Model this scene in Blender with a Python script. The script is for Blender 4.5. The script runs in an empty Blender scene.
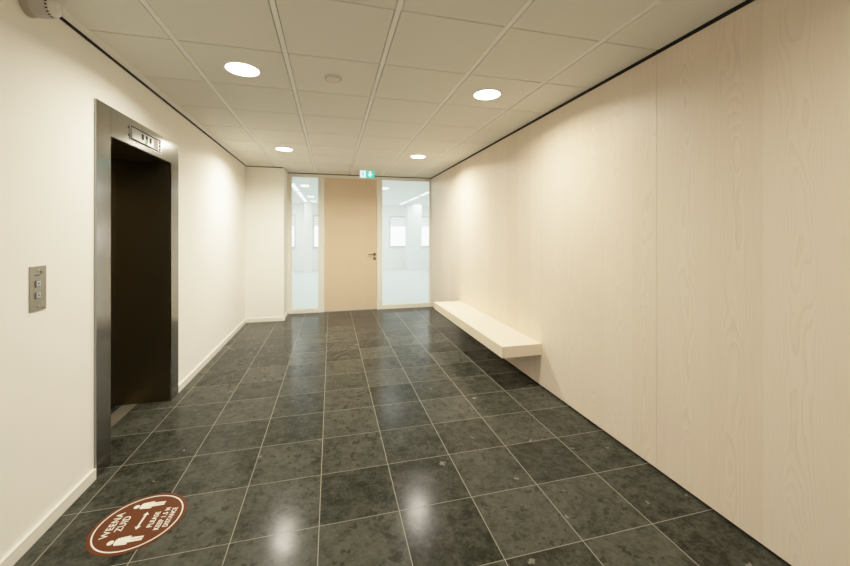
import bpy, bmesh, math, random
from mathutils import Vector, Matrix
random.seed(4)
S = bpy.context.scene
COL = S.collection
H = 2.57            # ceiling height
XL, XR = -1.36, 1.93
YB = 7.05           # glazed end partition
Y0 = -1.7           # wall behind the viewer

# ------------------------------------------------------------------ helpers
def link(name, bm, mats, parent=None, smooth=False):
    me = bpy.data.meshes.new(name)
    bmesh.ops.recalc_face_normals(bm, faces=bm.faces[:])
    bm.to_mesh(me); bm.free()
    for m in (mats if isinstance(mats, (list, tuple)) else [mats]):
        me.materials.append(m)
    o = bpy.data.objects.new(name, me)
    COL.objects.link(o)
    if parent is not None:
        o.parent = parent
        o.location = -Vector(parent['_w']) if '_w' in parent else (0, 0, 0)
    if smooth:
        for p in me.polygons: p.use_smooth = True
        try: me.set_sharp_from_angle(angle=math.radians(35))
        except Exception: pass
    return o

def box(bm, x0, x1, y0, y1, z0, z1, mi=0, bev=0):
    vs = [bm.verts.new((x, y, z)) for x in (x0, x1) for y in (y0, y1) for z in (z0, z1)]
    fs = []
    for q in ((0,1,3,2),(4,6,7,5),(0,4,5,1),(2,3,7,6),(0,2,6,4),(1,5,7,3)):
        f = bm.faces.new([vs[i] for i in q]); f.material_index = mi; fs.append(f)
    if bev:
        es = list({e for f in fs for e in f.edges})
        r = bmesh.ops.bevel(bm, geom=es, offset=bev, segments=2, affect='EDGES', profile=.6)
        for f in r['faces']: f.material_index = mi
    return vs

def quad(bm, pts, mi=0):
    f = bm.faces.new([bm.verts.new(p) for p in pts]); f.material_index = mi; return f

def lathe(bm, prof, seg=32, M=Matrix(), mi=0):
    """prof: list of (radius, height) revolved about local z."""
    rings = []
    for r, z in prof:
        if r < 1e-6: rings.append([bm.verts.new(M @ Vector((0, 0, z)))])
        else: rings.append([bm.verts.new(M @ Vector((r*math.cos(2*math.pi*i/seg), r*math.sin(2*math.pi*i/seg), z))) for i in range(seg)])
    for a, b in zip(rings, rings[1:]):
        for i in range(seg):
            j = (i+1) % seg
            if len(a) == 1 and len(b) == 1: continue
            if len(a) == 1: f = bm.faces.new([a[0], b[i], b[j]])
            elif len(b) == 1: f = bm.faces.new([a[i], a[j], b[0]])
            else: f = bm.faces.new([a[i], a[j], b[j], b[i]])
            f.material_index = mi

def poly(bm, pts, M, t, mi=0):
    """flat polygon in local xy extruded by t along local z."""
    a = [bm.verts.new(M @ Vector((x, y, 0))) for x, y in pts]
    b = [bm.verts.new(M @ Vector((x, y, t))) for x, y in pts]
    n = len(pts)
    bm.faces.new(b).material_index = mi
    bm.faces.new(a[::-1]).material_index = mi
    for i in range(n):
        bm.faces.new([a[i], a[(i+1) % n], b[(i+1) % n], b[i]]).material_index = mi

def circ(r, n=24, cx=0, cy=0):
    return [(cx + r*math.cos(2*math.pi*i/n), cy + r*math.sin(2*math.pi*i/n)) for i in range(n)]

def ring(bm, r0, r1, t, M, n=64, mi=0):
    lathe(bm, [(r0, 0), (r0, t), (r1, t), (r1, 0), (r0, 0)], n, M, mi)

def text(bm, body, size, M, bold=0.0, width=None):
    cu = bpy.data.curves.new('lettering', 'FONT')
    cu.body = body; cu.size = size; cu.align_x = 'CENTER'; cu.align_y = 'CENTER'; cu.offset = bold
    cu.extrude = 0.0002; cu.space_character = 1.12
    o = bpy.data.objects.new('lettering', cu); COL.objects.link(o)
    dg = bpy.context.evaluated_depsgraph_get()
    me = bpy.data.meshes.new_from_object(o.evaluated_get(dg))
    xs = [v.co.x for v in me.vertices]; ys = [v.co.y for v in me.vertices]
    cx, cyy = (min(xs)+max(xs))/2, (min(ys)+max(ys))/2
    k = (width/(max(xs)-min(xs))) if width else 1
    for v in me.vertices: v.co = M @ Vector(((v.co.x-cx)*k, v.co.y-cyy, v.co.z))
    bm.from_mesh(me)
    bpy.data.objects.remove(o); bpy.data.curves.remove(cu); bpy.data.meshes.remove(me)

def thing(name, label, cat, loc, group=None):
    o = bpy.data.objects.new(name, None); COL.objects.link(o)
    o.location = loc; o.empty_display_size = .1
    o['_w'] = tuple(loc)
    o['label'] = label; o['category'] = cat
    if group: o['group'] = group
    return o

def struct(name, bm, mats, label=None, smooth=False):
    o = link(name, bm, mats, None, smooth); o['kind'] = 'structure'
    if label: o['label'] = label
    return o

# ------------------------------------------------------------------ materials
def mat(name):
    m = bpy.data.materials.new(name); m.use_nodes = True
    n = m.node_tree; n.nodes.clear()
    out = n.nodes.new('ShaderNodeOutputMaterial')
    b = n.nodes.new('ShaderNodeBsdfPrincipled')
    n.links.new(b.outputs[0], out.inputs[0])
    return m, n, b, out

def N(n, t, **kw):
    x = n.nodes.new(t)
    for k, v in kw.items():
        if k.startswith('i_'): x.inputs[k[2:].replace('_', ' ')].default_value = v
        else: setattr(x, k, v)
    return x

def math_(n, op, a, b=None, c=None):
    x = n.nodes.new('ShaderNodeMath'); x.operation = op
    for i, v in enumerate((a, b, c)):
        if v is None: continue
        if isinstance(v, (int, float)): x.inputs[i].default_value = v
        else: n.links.new(v, x.inputs[i])
    return x.outputs[0]

def mixc(n, f, a, b, mode='MIX'):
    x = n.nodes.new('ShaderNodeMix'); x.data_type = 'RGBA'; x.blend_type = mode
    for i, v in ((0, f), (6, a), (7, b)):
        if isinstance(v, (int, float)): x.inputs[i].default_value = v
        elif isinstance(v, tuple): x.inputs[i].default_value = (*v, 1) if len(v) == 3 else v
        else: n.links.new(v, x.inputs[i])
    return x.outputs[2]

def plain(name, col, rough=.5, metal=0, var=.03, scale=8, spec=.5, emit=None, es=0):
    """colour with a faint procedural mottle so that nothing is perfectly flat"""
    m, n, b, _ = mat(name)
    tc = N(n, 'ShaderNodeTexCoord')
    nz = N(n, 'ShaderNodeTexNoise', i_Scale=scale, i_Detail=3)
    n.links.new(tc.outputs['Object'], nz.inputs['Vector'])
    c = mixc(n, nz.outputs['Fac'], tuple(v*(1-var) for v in col), tuple(min(1, v*(1+var)) for v in col))
    n.links.new(c, b.inputs['Base Color'])
    b.inputs['Roughness'].default_value = rough; b.inputs['Metallic'].default_value = metal
    b.inputs['Specular IOR Level'].default_value = spec
    if emit:
        b.inputs['Emission Color'].default_value = (*emit, 1); b.inputs['Emission Strength'].default_value = es
    return m

def wood(name, base, dark, leaf, contrast=1.0, axis='Y', rough=.45):
    m, n, b, _ = mat(name)
    tc = N(n, 'ShaderNodeTexCoord'); sp = N(n, 'ShaderNodeSeparateXYZ')
    n.links.new(tc.outputs['Object'], sp.inputs[0])
    u = sp.outputs[axis]; z = sp.outputs['Z']
    k = math_(n, 'FLOOR', math_(n, 'DIVIDE', math_(n, 'ADD', u, 40.0), leaf))
    wn = N(n, 'ShaderNodeTexWhiteNoise', noise_dimensions='1D'); n.links.new(k, wn.inputs['W'])
    r = wn.outputs['Value']
    fr = math_(n, 'SUBTRACT', math_(n, 'FRACT', math_(n, 'DIVIDE', math_(n, 'ADD', u, 40.0), leaf)), .5)
    # cathedral figure: distance field bent by height, per leaf offset
    cb = N(n, 'ShaderNodeCombineXYZ')
    n.links.new(math_(n, 'MULTIPLY', u, 3.2), cb.inputs[0])
    n.links.new(math_(n, 'MULTIPLY', r, 37.0), cb.inputs[1])
    n.links.new(math_(n, 'MULTIPLY', z, .75), cb.inputs[2])
    nz = N(n, 'ShaderNodeTexNoise', i_Scale=1.6, i_Detail=2.5, i_Roughness=.5)
    n.links.new(cb.outputs[0], nz.inputs['Vector'])
    arch = math_(n, 'MULTIPLY', math_(n, 'MULTIPLY', fr, fr), 5.0)
    ph = math_(n, 'ADD', math_(n, 'MULTIPLY', nz.outputs['Fac'], 16.0), math_(n, 'MULTIPLY', arch, 9.0))
    ph = math_(n, 'ADD', ph, math_(n, 'MULTIPLY', z, 1.5))
    wv = math_(n, 'FRACT', ph)
    wv = math_(n, 'POWER', wv, 3.0)
    # fine pores
    cp = N(n, 'ShaderNodeCombineXYZ')
    n.links.new(math_(n, 'MULTIPLY', u, 170.0), cp.inputs[0])
    n.links.new(math_(n, 'MULTIPLY', r, 91.0), cp.inputs[1])
    n.links.new(math_(n, 'MULTIPLY', z, 4.5), cp.inputs[2])
    pz = N(n, 'ShaderNodeTexNoise', i_Scale=1.0, i_Detail=3, i_Roughness=.6)
    n.links.new(cp.outputs[0], pz.inputs['Vector'])
    pore = math_(n, 'MULTIPLY', math_(n, 'SUBTRACT', pz.outputs['Fac'], .35), .9)
    f = math_(n, 'ADD', math_(n, 'MULTIPLY', wv, .36*contrast), math_(n, 'MULTIPLY', pore, .55*contrast))
    f = math_(n, 'ADD', f, math_(n, 'MULTIPLY', math_(n, 'SUBTRACT', r, .5), .34*contrast))
    f.node.use_clamp = True
    c = mixc(n, f, base, dark)
    n.links.new(c, b.inputs['Base Color'])
    b.inputs['Roughness'].default_value = rough
    b.inputs['Specular IOR Level'].default_value = .35
    return m

def steel(name, col, rough, aniso=.0, streak=.1):
    m, n, b, _ = mat(name)
    tc = N(n, 'ShaderNodeTexCoord'); mp = N(n, 'ShaderNodeMapping')
    mp.inputs['Scale'].default_value = (260, 260, 1.5)
    n.links.new(tc.outputs['Object'], mp.inputs[0])
    nz = N(n, 'ShaderNodeTexNoise', i_Scale=1.0, i_Detail=3)
    n.links.new(mp.outputs[0], nz.inputs['Vector'])
    c = mixc(n, nz.outputs['Fac'], tuple(v*(1-streak) for v in col), tuple(min(1, v*(1+streak)) for v in col))
    n.links.new(c, b.inputs['Base Color'])
    b.inputs['Metallic'].default_value = 1
    n.links.new(math_(n, 'ADD', math_(n, 'MULTIPLY', nz.outputs['Fac'], .1), rough-.05), b.inputs['Roughness'])
    return m

def stone_floor(name):
    m, n, b, _ = mat(name)
    tc = N(n, 'ShaderNodeTexCoord'); sp = N(n, 'ShaderNodeSeparateXYZ')
    n.links.new(tc.outputs['Object'], sp.inputs[0])
    tx, ty, g = .4035, .3994, .0019
    ux = math_(n, 'DIVIDE', math_(n, 'ADD', sp.outputs['X'], 1.6723+tx*10), tx)
    uy = math_(n, 'DIVIDE', math_(n, 'ADD', sp.outputs['Y'], -4.279+ty*40), ty)
    ix, iy = math_(n, 'FLOOR', ux), math_(n, 'FLOOR', uy)
    def edge(u, s):
        fr = math_(n, 'FRACT', u)
        return math_(n, 'MULTIPLY', math_(n, 'MINIMUM', fr, math_(n, 'SUBTRACT', 1.0, fr)), s)
    dx, dy = edge(ux, tx), edge(uy, ty)
    d = math_(n, 'MINIMUM', dx, math_(n, 'MULTIPLY', dy, 1.35))
    grout = math_(n, 'LESS_THAN', d, g)
    ci = N(n, 'ShaderNodeCombineXYZ'); n.links.new(ix, ci.inputs[0]); n.links.new(iy, ci.inputs[1])
    wn = N(n, 'ShaderNodeTexWhiteNoise', noise_dimensions='2D'); n.links.new(ci.outputs[0], wn.inputs['Vector'])
    # per-tile shifted coordinates
    off = N(n, 'ShaderNodeVectorMath', operation='SCALE'); n.links.new(wn.outputs['Color'], off.inputs[0]); off.inputs['Scale'].default_value = 30
    pv = N(n, 'ShaderNodeVectorMath', operation='ADD'); n.links.new(tc.outputs['Object'], pv.inputs[0]); n.links.new(off.outputs[0], pv.inputs[1])
    P = pv.outputs[0]
    def noise(sc, det=4, ro=.6):
        x = N(n, 'ShaderNodeTexNoise', i_Scale=sc, i_Detail=det, i_Roughness=ro); n.links.new(P, x.inputs['Vector']); return x.outputs['Fac']
    cloud, fine, spk = noise(5, 6, .65), noise(55, 4, .7), noise(22, 2, .5)
    t = math_(n, 'ADD', math_(n, 'MULTIPLY', math_(n, 'SUBTRACT', cloud, .5), .8), math_(n, 'MULTIPLY', math_(n, 'SUBTRACT', fine, .5), 1.5))
    t = math_(n, 'ADD', t, math_(n, 'MULTIPLY', math_(n, 'SUBTRACT', wn.outputs['Value'], .5), .6))
    blo = noise(13, 9, .72)
    t = math_(n, 'ADD', t, math_(n, 'MULTIPLY', math_(n, 'SUBTRACT', blo, .5), 2.2))
    t = math_(n, 'ADD', t, .5); t.node.use_clamp = True
    c = mixc(n, t, (.014, .0145, .010), (.064, .064, .048))
    dk = math_(n, 'MULTIPLY', math_(n, 'GREATER_THAN', spk, .625), .75)
    c = mixc(n, dk, c, (.02, .018, .013))
    vo = N(n, 'ShaderNodeTexVoronoi', i_Scale=8.0, i_Randomness=1.0)
    dn = N(n, 'ShaderNodeTexNoise', i_Scale=26, i_Detail=3); n.links.new(P, dn.inputs['Vector'])
    dv = N(n, 'ShaderNodeVectorMath', operation='MULTIPLY_ADD'); n.links.new(dn.outputs['Color'], dv.inputs[0]); dv.inputs[1].default_value = (.05, .09, 0); n.links.new(P, dv.inputs[2])
    ds = N(n, 'ShaderNodeVectorMath', operation='MULTIPLY'); n.links.new(dv.outputs[0], ds.inputs[0]); ds.inputs[1].default_value = (1.0, 1.7, 1); n.links.new(ds.outputs[0], vo.inputs['Vector'])
    thr = math_(n, 'MULTIPLY', math_(n, 'POWER', N2(n, vo), 4.0), .17)
    fos = math_(n, 'LESS_THAN', math_(n, 'ADD', vo.outputs['Distance'], math_(n, 'MULTIPLY', math_(n, 'SUBTRACT', fine, .5), .06)), thr)
    c = mixc(n, math_(n, 'MULTIPLY', fos, .6), c, (.20, .19, .15))
    c = mixc(n, grout, c, (.25, .232, .18))
    n.links.new(c, b.inputs['Base Color'])
    ro = math_(n, 'ADD', .12, math_(n, 'MULTIPLY', cloud, .12))
    ro = math_(n, 'ADD', ro, math_(n, 'MULTIPLY', grout, .4))
    n.links.new(ro, b.inputs['Roughness'])
    b.inputs['IOR'].default_value = 1.45
    b.inputs['Specular IOR Level'].default_value = .06
    bp = N(n, 'ShaderNodeBump', i_Strength=.25, i_Distance=.002)
    n.links.new(math_(n, 'SUBTRACT', math_(n, 'MULTIPLY', fine, .12), grout), bp.inputs['Height'])
    n.links.new(bp.outputs[0], b.inputs['Normal'])
    return m

def N2(n, vo):
    s = N(n, 'ShaderNodeSeparateColor'); n.links.new(vo.outputs['Color'], s.inputs[0]); return s.outputs[0]

def glow(name, col, st):
    m, n, b, out = mat(name); n.nodes.remove(b)
    e = N(n, 'ShaderNodeEmission'); e.inputs[0].default_value = (*col, 1); e.inputs[1].default_value = st
    n.links.new(e.outputs[0], out.inputs[0]); return m

def glass(name):
    """clear pane with the overexposed veil mixed in as white translucency and ordinary surface reflection"""
    m, n, b, out = mat(name); n.nodes.remove(b)
    tr = N(n, 'ShaderNodeBsdfTransparent'); tr.inputs[0].default_value = (.97, .985, .98, 1)
    tl = N(n, 'ShaderNodeBsdfTranslucent'); tl.inputs[0].default_value = (.94, .965, .95, 1)
    gl = N(n, 'ShaderNodeBsdfGlossy'); gl.inputs['Roughness'].default_value = .02
    m1 = N(n, 'ShaderNodeMixShader'); m1.inputs[0].default_value = GLASS_HAZE
    n.links.new(tr.outputs[0], m1.inputs[1]); n.links.new(tl.outputs[0], m1.inputs[2])
    lw = N(n, 'ShaderNodeFresnel'); lw.inputs[0].default_value = 1.3
    m2 = N(n, 'ShaderNodeMixShader'); n.links.new(lw.outputs[0], m2.inputs[0])
    n.links.new(m1.outputs[0], m2.inputs[1]); n.links.new(gl.outputs[0], m2.inputs[2])
    n.links.new(m2.outputs[0], out.inputs[0]); return m
GLASS_HAZE = .19  # share of bright haze put into the panes

M_wall = plain('white_wall_paint', (.88, .86, .795), .75, var=.015, scale=3, spec=.25)
M_base = plain('white_skirting_paint', (.80, .77, .69), .35, var=.01)
M_black = plain('black_shadow_gap', (.006, .006, .005), .8, var=.1)
M_tile = plain('mineral_ceiling_tile', (.75, .732, .655), .85, var=.025, scale=60, spec=.2)
M_runner = plain('painted_ceiling_runner', (.86, .85, .80), .5, var=.01, spec=.3)  # kept paler than the tiles to carry office light on runner edges
M_floor = stone_floor('dark_fossil_stone_tile')
M_panel = wood('pale_ash_veneer', (.78, .66, .525), (.55, .42, .30), .253, .85)
M_bench = wood('bleached_ash_board', (.80, .69, .54), (.66, .53, .38), 1.9, .5, axis='X')
M_door = wood('light_oak_door_veneer', (.66, .51, .36), (.52, .37, .24), .32, .6, axis='X')
M_frame = plain('cream_frame_paint', (.80, .78, .69), .4, var=.01)
M_steel = steel('brushed_stainless_steel', (.33, .315, .285), .16)
M_dark = steel('dark_brown_steel', (.16, .132, .078), .36, streak=.02)  # one dark brown base colour for lift linings and door panels
M_chrome = plain('satin_chrome', (.27, .24, .19), .25, 1, var=.05)
M_plate = steel('satin_steel_plate', (.33, .305, .25), .33)
M_disp = steel('polished_display_plate', (.42, .41, .38), .3, streak=.04)
M_glass = glass('hazed_clear_glass')
M_lamp = glow('lit_lamp_diffuser', (1, .93, .78), 9)
M_ringw = plain('white_lamp_ring', (.85, .84, .80), .4)
M_plastic = plain('off_white_plastic', (.50, .475, .45), .4)
M_lens = plain('pale_lens_plastic', (.72, .71, .66), .15)
M_sticker = plain('rust_brown_vinyl', (.088, .0225, .0045), .6, var=.06, scale=20, spec=.12)
M_print = plain('cream_white_print', (.80, .74, .63), .45, var=.02)
M_black2 = plain('black_plastic', (.012, .012, .011), .35)
M_green = plain('green_indicator', (.05, .28, .08), .4, emit=(.05, .45, .1), es=.25)
M_button = plain('dark_button_housing', (.13, .12, .10), .4)
M_glyph = plain('pale_blue_button_lens', (.42, .46, .52), .3, emit=(.6, .7, .85), es=.03)
M_red = plain('red_led', (.6, .1, .06), .3, emit=(1, .2, .1), es=.8)
M_exitw = glow('lit_white_sign_face', (.80, 1, .97), 1.05)
M_exitg = glow('lit_green_sign_face', (.05, .72, .46), .85)
M_exitd = glow('dim_green_sign_face', (.25, .62, .60), .7)
M_ceil2 = plain('white_office_ceiling', (.80, .82, .81), .8, var=.01)
M_carpet = plain('pale_teal_carpet', (.50, .565, .545), .95, var=.06, scale=30)
M_owall = plain('white_office_wall', (.86, .86, .84), .8, var=.01)
M_col = plain('white_office_column', (.70, .77, .75), .8, var=.01)
M_colw = plain('warm_white_column', (.80, .78, .72), .8, var=.01)
M_tube = glow('lit_tube_lamp', (.95, 1, 1), 2.2)
M_sky = glow('bright_overcast_pane', (.95, .98, 1), 2.2)
M_blind = plain('pale_grey_blind', (.72, .74, .74), .7, var=.02)

# ------------------------------------------------------------------ room shell
bm = bmesh.new()
box(bm, -1.60, XR+.03, Y0, YB+.05, -.12, 0)
struct('floor', bm, M_floor, 'dark polished stone tile floor with pale joints')

# left wall, with the lift doorway cut out
EY0, EY1, EZ = 2.575, 3.774, 2.255
bm = bmesh.new()
box(bm, XL-.16, XL, Y0, EY0, 0, 2.6)
box(bm, XL-.16, XL, EY1, YB+.05, 0, 2.6)
box(bm, XL-.16, XL, EY0, EY1, EZ, 2.6)
box(bm, XL, XL+.003, Y0, YB-.55, 2.562, 2.6, 1)  # black strip putting the ceiling gap's shade on the wall top
struct('wall_left', bm, [M_wall, M_black], 'smooth white plastered left wall')

bm = bmesh.new()
box(bm, XL-.16, XR+.12, Y0-.12, Y0, 0, 2.6)
struct('wall_back', bm, M_wall)

# white pier at the far end of the left wall
bm = bmesh.new()
box(bm, XL, -.77, 6.50, YB-.001, 0, 2.553)
box(bm, XL, -.785, 6.515, YB-.001, 2.553, H, 1)  # solid black box in place of the shaded gap over the pier
struct('wall_pier', bm, [M_wall, M_black], 'white plastered pier beside the glazed end partition')

# right wall: veneer panels standing off a black backing
bm = bmesh.new()
box(bm, XR+.022, XR+.1, Y0, YB+.05, 0, 2.6, 1)
ys = [Y0] + [3.068-1.26*k for k in (3, 2, 1)] + [3.068, 4.34, 5.60, 6.86, YB-.002]
for a, b_ in zip(ys, ys[1:]):
    box(bm, XR, XR+.02, a+.0012, b_-.0012, .016, 2.548, 0)
struct('wall_right', bm, [M_panel, M_black], 'pale ash veneer panelled right wall')

# suspended ceiling: tegular tiles, wide runners, black sheet added above to darken gaps and stop light leaks
bm = bmesh.new()
xl = [-1.288, -.878, -.277, .325, .926, 1.527, 1.925]
yl = [1.7996-.5954+.5999*(k-5) for k in range(0, 16)]
yl = [1.800 + .598*(k-6) for k in range(0, 16)]
yl = [Y0] + [y for y in yl if Y0+.05 < y < YB-.02] + [YB]
for i in range(len(xl)-1):
    for j in range(len(yl)-1):
        x0 = xl[i] + (.0185 if i else .003); x1 = xl[i+1] - (.0185 if i < len(xl)-2 else .001)
        vs = box(bm, x0, x1, yl[j]+.005, yl[j+1]-.005, H, H+.018, 0)
for x in xl[1:-1]:
    box(bm, x-.0135, x+.0135, Y0, YB, H+.002, H+.02, 1)
for y in yl[1:-1]:
    box(bm, xl[0], xl[-1], y-.012, y+.012, H+.011, H+.022, 1)
box(bm, XL+.017, xl[0], Y0, YB, H, H+.02, 1)           # wall-angle strip on the left
box(bm, XL-.1, XR+.1, Y0-.1, YB+.05, H+.024, H+.08, 2)
struct('ceiling', bm, [M_tile, M_runner, M_black], 'suspended ceiling of pale mineral tiles in a runner grid')

def skirting(name, parts):
    bm = bmesh.new()
    for p in parts: box(bm, *p, 0, .066, 0, .003)
    return struct(name, bm, M_base)
skirting('baseboard_left', [(XL, XL+.014, Y0, EY0-.002), (XL, XL+.014, EY1+.002, 6.50)])
skirting('baseboard_pier', [(XL+.014, -.756, 6.486, 6.50), (-.77, -.756, 6.50, YB-.03)])

# ------------------------------------------------------------------ glazed end partition
FY0, FY1 = YB-.03, YB+.06
bm = bmesh.new()
for x0, x1 in ((-.77, -.705), (-.228, -.131), (.853, .950), (1.908, XR+.02)):
    box(bm, x0, x1, FY0, FY1, 0, 2.552)
box(bm, -.705, -.228, FY0, FY1, 2.505, 2.552); box(bm, .950, 1.908, FY0, FY1, 2.505, 2.552)
box(bm, -.131, .853, FY0, FY1, 2.50, 2.552)
box(bm, -.705, -.228, FY0, FY1, 0, .072); box(bm, .950, 1.908, FY0, FY1, 0, .072)
box(bm, -.77, XR+.02, FY0+.015, FY1, 2.552, H+.02, 1)  # dark gap above the frame, put in as a black box
struct('trim_1', bm, [M_frame, M_black], 'cream painted frame of the glazed end partition')

def window(name, x0, x1, z0, z1, label):
    bm = bmesh.new(); b_ = .007
    for a in ((x0, x0+b_, z0, z1), (x1-b_, x1, z0, z1), (x0+b_, x1-b_, z0, z0+b_), (x0+b_, x1-b_, z1-b_, z1)):
        box(bm, a[0], a[1], YB, YB+.03, a[2], a[3])
    f = struct(name, bm, M_frame, label)
    bm = bmesh.new(); box(bm, x0+b_, x1-b_, YB+.012, YB+.018, z0+b_, z1-b_)
    link('pane', bm, M_glass, f)
window('window_1', -.705, -.228, .072, 2.505, 'narrow floor-to-ceiling glass panel left of the oak door')
window('window_2', .950, 1.908, .072, 2.505, 'wide floor-to-ceiling glass panel right of the oak door')

bm = bmesh.new(); box(bm, -.128, .850, YB-.022, YB+.022, .008, 2.497, 0, .002)
door = struct('door_1', bm, M_door, 'tall light oak door between the two glass panels')
def rosette(name, x, z):
    bm = bmesh.new(); R = Matrix.Translation((x, YB-.022, z)) @ Matrix.Rotation(math.pi/2, 4, 'X')
    lathe(bm, [(0, 0), (.029, 0), (.029, .006), (.026, .009), (0, .009)], 24, R)
    return bm, R
bm, R = rosette('r', .805, 1.06)
lathe(bm, [(.010, .009), (.010, .05), (0, .05)], 16, R)
RR = Matrix.Translation((.813, YB-.066, 1.06)) @ Matrix.Rotation(-math.pi/2, 4, 'Y')
lathe(bm, [(0, 0), (.0095, 0), (.0095, .125), (.006, .13), (0, .13)], 16, RR)
link('door_handle', bm, M_chrome, door, True)
bm, R = rosette('r', .805, .98)
box(bm, .801, .809, YB-.034, YB-.03, .968, .992)
link('lock_rosette', bm, M_chrome, door, True)

# ------------------------------------------------------------------ lift doorway
XF = -1.347
lift = thing('elevator_doorway', 'brushed steel lift doorway with dark interior set into the white left wall', 'elevator', (XF, 3.18, 0))
OY0, OY1, OZ = 2.722, 3.620, 2.067
def part(name, parent, m, *boxes, bev=0, smooth=False):
    bm = bmesh.new()
    for b_ in boxes: box(bm, *b_, 0, bev)
    return link(name, bm, m, parent, smooth)
part('jamb', lift, M_steel, (XF-.012, XF, EY0+.001, OY0-.001, 0, EZ-.001), bev=.0015)
part('jamb', lift, M_steel, (XF-.012, XF, OY1, EY1-.001, 0, OZ), bev=.0015)
part('header', lift, M_steel, (XF-.012, XF, OY0+.001, EY1-.001, OZ+.0005, EZ-.001), bev=.0015)
part('side_lining', lift, M_dark, (-1.80, XF-.0125, OY0-.03, OY0, 0, OZ))
part('side_lining', lift, M_dark, (-1.80, XF-.0125, OY1, OY1+.03, 0, OZ))
part('top_lining', lift, M_dark, (-1.80, XF-.0125, OY0-.03, OY1+.03, OZ, OZ+.03))
mid = (OY0+OY1)/2
part('door_panel', lift, M_dark, (-1.79, -1.755, OY0, mid-.002, .006, OZ))
part('door_panel', lift, M_dark, (-1.79, -1.755, mid+.002, OY1, .006, OZ))
M_sill = plain('worn_aluminium_sill', (.26, .235, .17), .5, .6, var=.08, scale=40)
part('sill', lift, M_sill, (-1.712, -1.602, OY0, OY1, -.02, .003))
part('sill_groove', lift, M_black, (-1.80, -1.713, OY0, OY1, -.03, -.004))

# floor indicator on the header
dx = XF
disp = part('indicator', lift, M_disp, (dx, dx+.004, 2.942, 3.418, 2.100, 2.212), bev=.001)
part('recess', disp, M_black, (dx+.004, dx+.0048, 2.950, 3.410, 2.106, 2.206))
part('cover_plate', disp, M_disp, (dx+.0048, dx+.008, 2.955, 3.335, 2.118, 2.194), bev=.001)
part('end_plate', disp, M_disp, (dx+.0048, dx+.0075, 3.346, 3.404, 2.114, 2.198), bev=.001)
for k in range(3):
    y = 3.088+.060*k
    part('digit_window', disp, M_black, (dx+.008, dx+.0088, y, y+.032, 2.140, 2.182))
part('speaker_window', disp, plain('tan_speaker_window', (.30, .25, .17), .4), (dx+.008, dx+.0088, 3.274, 3.328, 2.122, 2.190))
bm = bmesh.new()
MA = Matrix.Translation((dx+.0088, 3.160, 2.136)) @ Matrix(((0, 0, 1, 0), (1, 0, 0, 0), (0, 1, 0, 0), (0, 0, 0, 1)))
poly(bm, [(-.010, .022), (.010, .022), (.010, .002), (.024, .002), (0, -.020), (-.024, .002), (-.010, .002)], MA, .001)
link('direction_arrow', bm, M_green, disp)
for (y, z) in ((3.378, 2.184), (3.378, 2.156), (3.378, 2.128)):
    bm = bmesh.new(); lathe(bm, [(0, 0), (.0105, 0), (.0105, .003), (.008, .004), (0, .004)], 16, Matrix.Translation((dx+.0075, y, z)) @ Matrix.Rotation(math.pi/2, 4, 'Y'))
    link('knob', bm, M_black2, disp, True)
for z in (2.132, 2.184):
    bm = bmesh.new(); lathe(bm, [(0, 0), (.007, 0), (.007, .003), (0, .004)], 12, Matrix.Translation((dx, 2.932, z)) @ Matrix.Rotation(math.pi/2, 4, 'Y'))
    link('screw', bm, M_black2, disp, True)

# call button panel
pan = thing('lift_call_switch', 'small upright steel call plate with two lit buttons on the white wall', 'button panel', (XL, 2.147, 1.084))
px = XL
part('plate', pan, M_plate, (px, px+.004, 2.096, 2.198, 1.084, 1.297), bev=.0012)
def onwall(y, z, off=.004):       # local xy -> world (y, z), normal +x
    return Matrix.Translation((px+off, y, z)) @ Matrix(((0, 0, 1, 0), (1, 0, 0, 0), (0, 1, 0, 0), (0, 0, 0, 1)))
for z, up in ((1.2135, 1), (1.158, -1)):
    bt = part('button', pan, M_button, (px+.004, px+.007, 2.126, 2.156, z-.017, z+.016), bev=.0015)
    part('button_lens', bt, M_glyph, (px+.007, px+.008, 2.134, 2.155, z-.012, z+.013), bev=.0004)
    bm = bmesh.new()
    pts = [(0, .009*up), (.008, -.001*up), (.003, -.001*up), (.003, -.009*up), (-.003, -.009*up), (-.003, -.001*up), (-.008, -.001*up)]
    if up < 0: pts = pts[::-1]
    poly(bm, pts, onwall(2.1445, z+.001, .008), .0006)
    link('arrow', bm, M_button, bt)
for z in (1.276, 1.1045):
    bm = bmesh.new(); lathe(bm, [(0, 0), (.0058, 0), (.0052, .002), (.002, .003), (0, .0031)], 16, onwall(2.147, z, .004))
    link('screw', bm, M_disp, pan, True)
bm = bmesh.new(); ring(bm, .0045, .0075, .001, onwall(2.165, 1.2655), 20)
b2 = bm; box(b2, px+.004, px+.005, 2.126, 2.158, 1.252, 1.2565)
link('key_symbol', bm, M_black2, pan)
part('maker_mark', pan, M_black2, (px+.004, px+.0045, 2.168, 2.190, 1.091, 1.095))

# ------------------------------------------------------------------ bench
bn = thing('wall_bench', 'long pale wooden bench slab cantilevered from the veneered right wall above the floor', 'bench', (1.74, 4.2, .31))
BY0, BY1, BX = 3.068, 5.35, 1.522
part('seat', bn, M_bench, (BX+.018, XR, BY0, BY1, .307, .412), bev=.0015)
part('front_board', bn, M_bench, (BX, BX+.0158, BY0, BY1, .307, .4118), bev=.0015)

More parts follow.
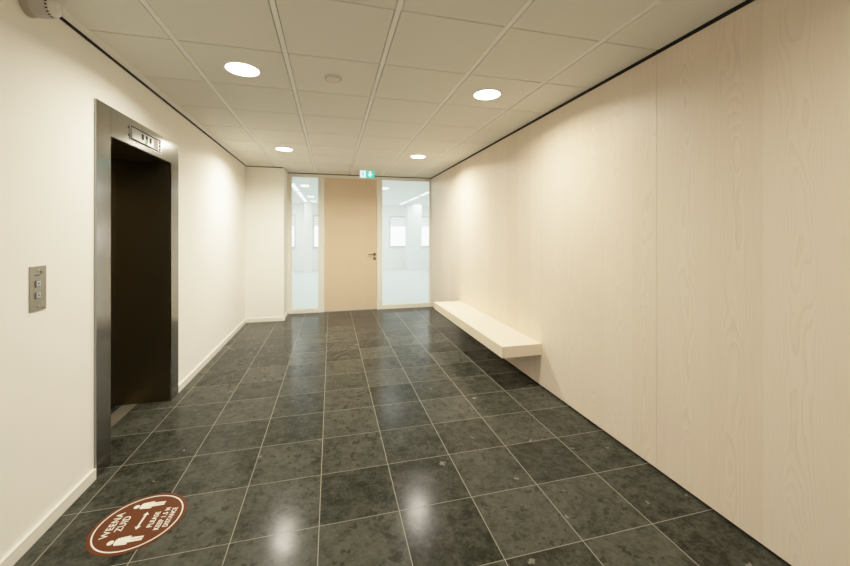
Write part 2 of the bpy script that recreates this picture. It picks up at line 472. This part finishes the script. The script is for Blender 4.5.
# ------------------------------------------------------------------ floor sticker
st = thing('floor_sticker', 'round rust-brown distance-keeping sticker with white lettering stuck on the stone floor', 'sticker', (-.936, 2.139, 0))
a = math.radians(89)
MS = Matrix.Translation((-.936, 2.139, .0012)) @ Matrix.Rotation(a, 4, 'Z')
def ms(x, y, ang=0): return MS @ Matrix.Translation((x, y, .0002)) @ Matrix.Rotation(ang, 4, 'Z')
bm = bmesh.new(); poly(bm, circ(.201, 72), Matrix.Translation((0, 0, -.001)) @ MS, .001)
link('disc', bm, M_sticker, st)
bm = bmesh.new(); ring(bm, .178, .184, .0005, MS, 72)
link('border', bm, M_print, st)
bm = bmesh.new()
text(bm, 'WEENA', .045, ms(.000, .117), .0006, .168)
text(bm, 'ZUID', .045, ms(.000, .072), .0006, .100)
link('title_lettering', bm, M_print, st); bm = bmesh.new()
text(bm, 'PLEASE', .032, ms(-.002, -.063), .0006, .102)
text(bm, 'KEEP 1.5 M', .032, ms(-.004, -.103), .0006, .150)
text(bm, 'DISTANCE', .032, ms(-.002, -.137), .0006, .130)
link('message_lettering', bm, M_print, st)
bm = bmesh.new()
L = .058
poly(bm, [(-L, 0), (-L+.02, .013), (-L+.02, .0045), (L-.02, .0045), (L-.02, .013), (L, 0), (L-.02, -.013), (L-.02, -.0045), (-L+.02, -.0045), (-L+.02, -.013)][::-1], ms(.002, -.009), .0004)
link('arrow', bm, M_print, st)
for x in (-.118, .114):
    bm = bmesh.new(); M_ = ms(x, .005)
    poly(bm, circ(.0135, 20, 0, .060), M_, .0004)
    poly(bm, [(-.012, .043), (.012, .043), (.021, .037), (.026, -.008), (.024, -.016), (.018, -.016), (.015, .004), (.013, -.072), (.002, -.072), (.001, -.020), (-.001, -.020), (-.002, -.072), (-.013, -.072), (-.015, .004), (-.018, -.016), (-.024, -.016), (-.026, -.008), (-.021, .037)], M_, .0004)
    link('pictogram', bm, M_print, st)

# ------------------------------------------------------------------ ceiling fittings
def downlight(x, y, label, group):
    t = thing('downlight', label, 'ceiling light', (x, y, H), group)
    bm = bmesh.new(); lathe(bm, [(.096, .0), (.112, .0), (.113, -.003), (.110, -.007), (.100, -.007), (.096, -.004), (.096, 0)], 48, Matrix.Translation((x, y, H)))
    link('trim_ring', bm, M_ringw, t, True)
    bm = bmesh.new(); lathe(bm, [(0, -.008), (.103, -.008), (.105, -.001), (0, -.001)], 48, Matrix.Translation((x, y, H)))
    link('diffuser', bm, M_lamp, t, True)
def lamp(x, y, power, spread=160, size=.19, col=(1, .915, .76)):
    li = bpy.data.lights.new('downlight_lamp', 'AREA'); li.shape = 'DISK'; li.size = size
    li.energy = power; li.color = col; li.spread = math.radians(spread)
    o = bpy.data.objects.new('downlight_lamp', li); o.location = (x, y, H-.012); COL.objects.link(o)
DL = 'lit round downlights in the corridor ceiling'
downlight(-.582, 2.70, 'lit round ceiling downlight in the tile nearest the lift doorway', DL)
downlight(1.207, 2.70, 'lit round ceiling downlight closest to the viewer beside the veneered wall', DL)
downlight(-.600, 5.10, 'lit round ceiling downlight near the white pier and narrow glass panel', DL)
downlight(1.210, 5.11, 'lit round ceiling downlight over the far bench end near the wide glass', DL)
PW = 18.5
for x, y, k in ((-.582, 2.70, 1), (1.207, 2.70, 1), (-.6, 5.1, 1.8), (1.21, 5.11, 1.75), (-.582, .30, .5), (1.207, .30, .45), (.3, -1.0, .45)):  # last one is unseen behind the camera and has no fitting
    lamp(x, y, PW*k)

sd = thing('smoke_detector', 'flat round smoke detector with a red dot between the two front downlights', 'smoke detector', (.012, 2.695, H))
Ms = Matrix.Translation((.012, 2.695, H))
bm = bmesh.new(); lathe(bm, [(0, 0), (.064, 0), (.064, -.004), (.060, -.008), (.045, -.010), (.040, -.014), (.018, -.019), (0, -.019)], 40, Ms)
link('housing', bm, M_tile, sd, True)
bm = bmesh.new(); lathe(bm, [(.052, -.0096), (.056, -.0096), (.056, -.0085), (.052, -.0085)], 40, Ms)
link('groove', bm, plain('grey_vent_groove', (.16, .15, .12), .7), sd)
bm = bmesh.new(); lathe(bm, [(0, -.0235), (.004, -.022), (.0055, -.018), (0, -.018)], 12, Matrix.Translation((.008, 2.69, H)))
link('red_light', bm, M_red, sd, True)

# wall sensor at top left
ws = thing('wall_sensor', 'rounded off-white sensor housing with slotted clear nose high on the left wall', 'sensor', (XL, 2.09, 2.50))
Mw = Matrix.Translation((XL, 2.09, 2.514)) @ Matrix.Rotation(math.radians(90), 4, 'Y') @ Matrix.Rotation(math.radians(-3), 4, 'X') @ Matrix.Scale(.86, 4)
bm = bmesh.new(); lathe(bm, [(0, 0), (.066, 0), (.066, .006), (.060, .03), (.05, .034), (0, .034)], 40, Mw)
link('mount', bm, plain('beige_mount', (.42, .38, .29), .5), ws, True)
bm = bmesh.new(); lathe(bm, [(.05, .03), (.062, .034), (.062, .04), (.059, .088), (.055, .094), (.048, .095), (0, .095)], 40, Mw)
link('body', bm, M_plastic, ws, True)
bm = bmesh.new(); lathe(bm, [(.049, .095), (.049, .108), (.046, .122), (.038, .134), (.022, .142), (0, .145)], 40, Mw)
link('nose', bm, M_lens, ws, True)
bm = bmesh.new()
for i in range(18):
    an = 2*math.pi*i/18
    Mi = Mw @ Matrix.Rotation(an, 4, 'Z') @ Matrix.Translation((.0495, 0, .102))
    v = box(bm, -.001, .0012, -.0042, .0042, -.005, .005)
    for q in v: q.co = Mi @ q.co
link('vent_slots', bm, M_black2, ws)

# exit sign
ex = thing('exit_sign', 'lit green and white emergency exit sign hanging from the ceiling before the door', 'exit sign', (.607, 6.42, H))
ex0, ex1, ez0, ez1, ey = .480, .735, 2.430, 2.562, 6.42
part('housing', ex, M_ringw, (ex0, ex1, ey, ey+.045, ez0, ez1), bev=.003)
part('ceiling_bracket', ex, M_ringw, (ex0+.06, ex1-.06, ey+.008, ey+.037, ez1, H), bev=.001)
part('white_panel', ex, M_exitw, (ex0+.006, ex0+.104, ey-.002, ey, ez0+.006, ez1-.006))
part('green_panel', ex, M_exitg, (ex0+.106, ex1-.006, ey-.002, ey, ez0+.006, ez1-.006))
def onsign(x, z): return Matrix.Translation((x, ey-.002, z)) @ Matrix.Rotation(math.pi/2, 4, 'X')
bm = bmesh.new()
poly(bm, [(-.020, .052), (.020, .052), (.020, .002), (.046, .002), (0, -.050), (-.046, .002), (-.020, .002)][::-1], onsign((ex0+.106+ex1-.006)/2, (ez0+ez1)/2), .001)
link('arrow', bm, M_exitw, ex)
bm = bmesh.new(); Mq = onsign(ex0+.055, (ez0+ez1)/2)
poly(bm, circ(.009, 14, .006, .038), Mq, .001)
poly(bm, [(-.006, .027), (.010, .027), (.022, .014), (.019, .008), (.008, .014), (.004, -.004), (.018, -.018), (.014, -.044), (.006, -.044), (.009, -.022), (-.006, -.012), (-.014, -.036), (-.032, -.042), (-.032, -.034), (-.020, -.030), (-.010, .000), (-.010, .012), (-.020, .004), (-.025, .010)], Mq, .001)
link('running_figure', bm, M_exitd, ex)

# ------------------------------------------------------------------ bright office beyond the glass
OX0, OX1, OYE, OZC = -4.5, 7.5, 15.2, 2.66
bm = bmesh.new(); box(bm, OX0, OX1, YB+.061, OYE, -.1, -.001)
struct('floor_office', bm, M_carpet, 'pale teal carpet of the office beyond the glass')
bm = bmesh.new(); box(bm, OX0, OX1, YB+.061, OYE+.5, OZC, OZC+.1)
struct('ceiling_office', bm, M_ceil2)
bm = bmesh.new()
box(bm, OX0-.1, OX0, YB+.061, OYE, 0, OZC); box(bm, OX1, OX1+.1, YB+.061, OYE, 0, OZC)
box(bm, OX0, XL-.02, YB+.061, YB+.16, 0, OZC); box(bm, XR+.12, OX1, YB+.061, YB+.16, 0, OZC)
box(bm, XL-.02, XR+.12, YB+.064, YB+.16, H+.081, OZC)
struct('wall_office', bm, M_owall)
# facade: low wall, window band with piers, header with blinds
bm = bmesh.new()
box(bm, OX0, OX1, OYE, OYE+.2, 0, .90)
box(bm, OX0, OX1, OYE, OYE+.2, 2.22, OZC)
wins = [(-4.2, -2.4), (-1.75, -1.36), (-.72, .9), (2.36, 4.4), (4.9, 7.2)]
edges = [OX0] + [v for w in wins for v in w] + [OX1]
for i in range(0, len(edges), 2): box(bm, edges[i], edges[i+1], OYE, OYE+.2, .90, 2.22)
struct('wall_facade', bm, M_owall, 'white window wall at the far side of the office')
for i, (x0, x1) in enumerate(wins):
    bm = bmesh.new()
    box(bm, x0, x1, OYE+.04, OYE+.09, .90, .95); box(bm, x0, x1, OYE+.04, OYE+.09, 2.17, 2.22)
    box(bm, x0, x0+.06, OYE+.04, OYE+.09, .95, 2.17); box(bm, x1-.06, x1, OYE+.04, OYE+.09, .95, 2.17)
    box(bm, x0-.02, x1+.02, OYE-.06, OYE+.04, .875, .90)
    w = struct('window_%d' % (i+3), bm, plain('grey_window_frame', (.52, .53, .53), .5))
    bm = bmesh.new(); box(bm, x0+.06, x1-.06, OYE+.06, OYE+.07, .95, 2.17); link('pane', bm, M_sky, w)
    bm = bmesh.new()
    for k in range(6): box(bm, x0+.06, x1-.06, OYE+.02, OYE+.035, 1.78+.068*k, 1.835+.068*k)
    link('blind', bm, M_blind, w)
def column(x0, x1, y0, m, label):
    bm = bmesh.new(); box(bm, x0, x1, y0, y0+.5, 0, OZC, 0, .01)
    o = link('column', bm, m); o['label'] = label; o['category'] = 'column'; o['kind'] = 'thing'
column(2.96, 3.54, 14.3, M_col, 'pale square column standing in the office seen through the wide right glass')
column(-.97, -.72, 14.3, M_colw, 'warm white column standing in the office seen through the narrow left glass')
def tube(x, y, w, l, label, group):
    t = thing('office_light', label, 'ceiling light', (x, y, OZC), group)
    part('housing', t, M_ringw, (x-w/2-.02, x+w/2+.02, y-l/2-.02, y+l/2+.02, OZC-.012, OZC))
    part('diffuser', t, M_tube, (x-w/2, x+w/2, y-l/2, y+l/2, OZC-.02, OZC-.012))
nth = ['nearest', 'second nearest', 'third nearest', 'farthest']
for k, y in enumerate((7.95, 9.9, 11.7, 13.4)):
    tube(-.905, y, .10, 1.5, '%s strip light of the ceiling row seen through the narrow left glass' % nth[k], 'strip lights through the left glass')
for k, y in enumerate((10.4, 12.1, 13.8)):
    tube(2.70, y, .10, 1.3, '%s strip light of the slanting row seen through the wide right glass' % ['nearest', 'middle', 'farthest'][k], 'strip lights through the right glass')
for k, y in enumerate((9.47, 12.15, 13.9)):
    tube(-.635, y, .19, .34, '%s square panel light beside the strip lights through the narrow left glass' % ['nearest', 'middle', 'farthest'][k], 'square lights through the left glass')
tube(1.35, 9.5, .19, .34, 'single square panel light at upper left of the wide right glass', None)
def office_fill(x, y, p, sx, sy):  # overhead fill added to brighten the office, apart from its strip lights
    li = bpy.data.lights.new('office_fill', 'AREA'); li.shape = 'RECTANGLE'; li.size = sx; li.size_y = sy
    li.energy = p; li.color = (1.0, .985, .95)
    o = bpy.data.objects.new('office_fill', li); o.location = (x, y, OZC-.03); COL.objects.link(o)
for x in (-1.6, 1.0, 3.8):
    for y in (8.6, 11.4, 13.8): office_fill(x, y, 24, 1.2, 1.2)

# ------------------------------------------------------------------ world, camera, view
w = bpy.data.worlds.new('world'); S.world = w; w.use_nodes = True
w.node_tree.nodes['Background'].inputs[0].default_value = (.9, .95, 1, 1)
w.node_tree.nodes['Background'].inputs[1].default_value = .05

cd = bpy.data.cameras.new('camera'); cam = bpy.data.objects.new('camera', cd); COL.objects.link(cam)
cd.sensor_fit = 'HORIZONTAL'; cd.sensor_width = 36
cd.lens = 364.47/850*36
cd.shift_x = 0; cd.shift_y = -48.93/850
cd.clip_start = .02
cam.location = (0, 0, 1.45); cam.rotation_euler = (math.pi/2, 0, -.2517)
S.camera = cam
for o in list(S.objects):
    if '_w' in o: del o['_w']
vs = S.view_settings
vs.view_transform = 'Standard'; vs.look = 'None'; vs.exposure = 0; vs.gamma = 1
# soft film-like shoulder
vs.use_curve_mapping = True
cm = vs.curve_mapping; WL, KS = 3.0, 2.05
cm.black_level = (0, 0, 0); cm.white_level = (WL, WL, WL)
cv = cm.curves[3]
def shoulder(x): return (1-math.exp(-KS*x))/(1-math.exp(-KS*WL))
for x in (.03, .08, .15, .25, .4, .6, .8): cv.points.new(x, shoulder(x*WL))
cm.update()
S.cycles.use_denoising = True
S.cycles.max_bounces = 12; S.cycles.diffuse_bounces = 6; S.cycles.glossy_bounces = 5; S.cycles.transparent_max_bounces = 12
S.cycles.sample_clamp_indirect = 6
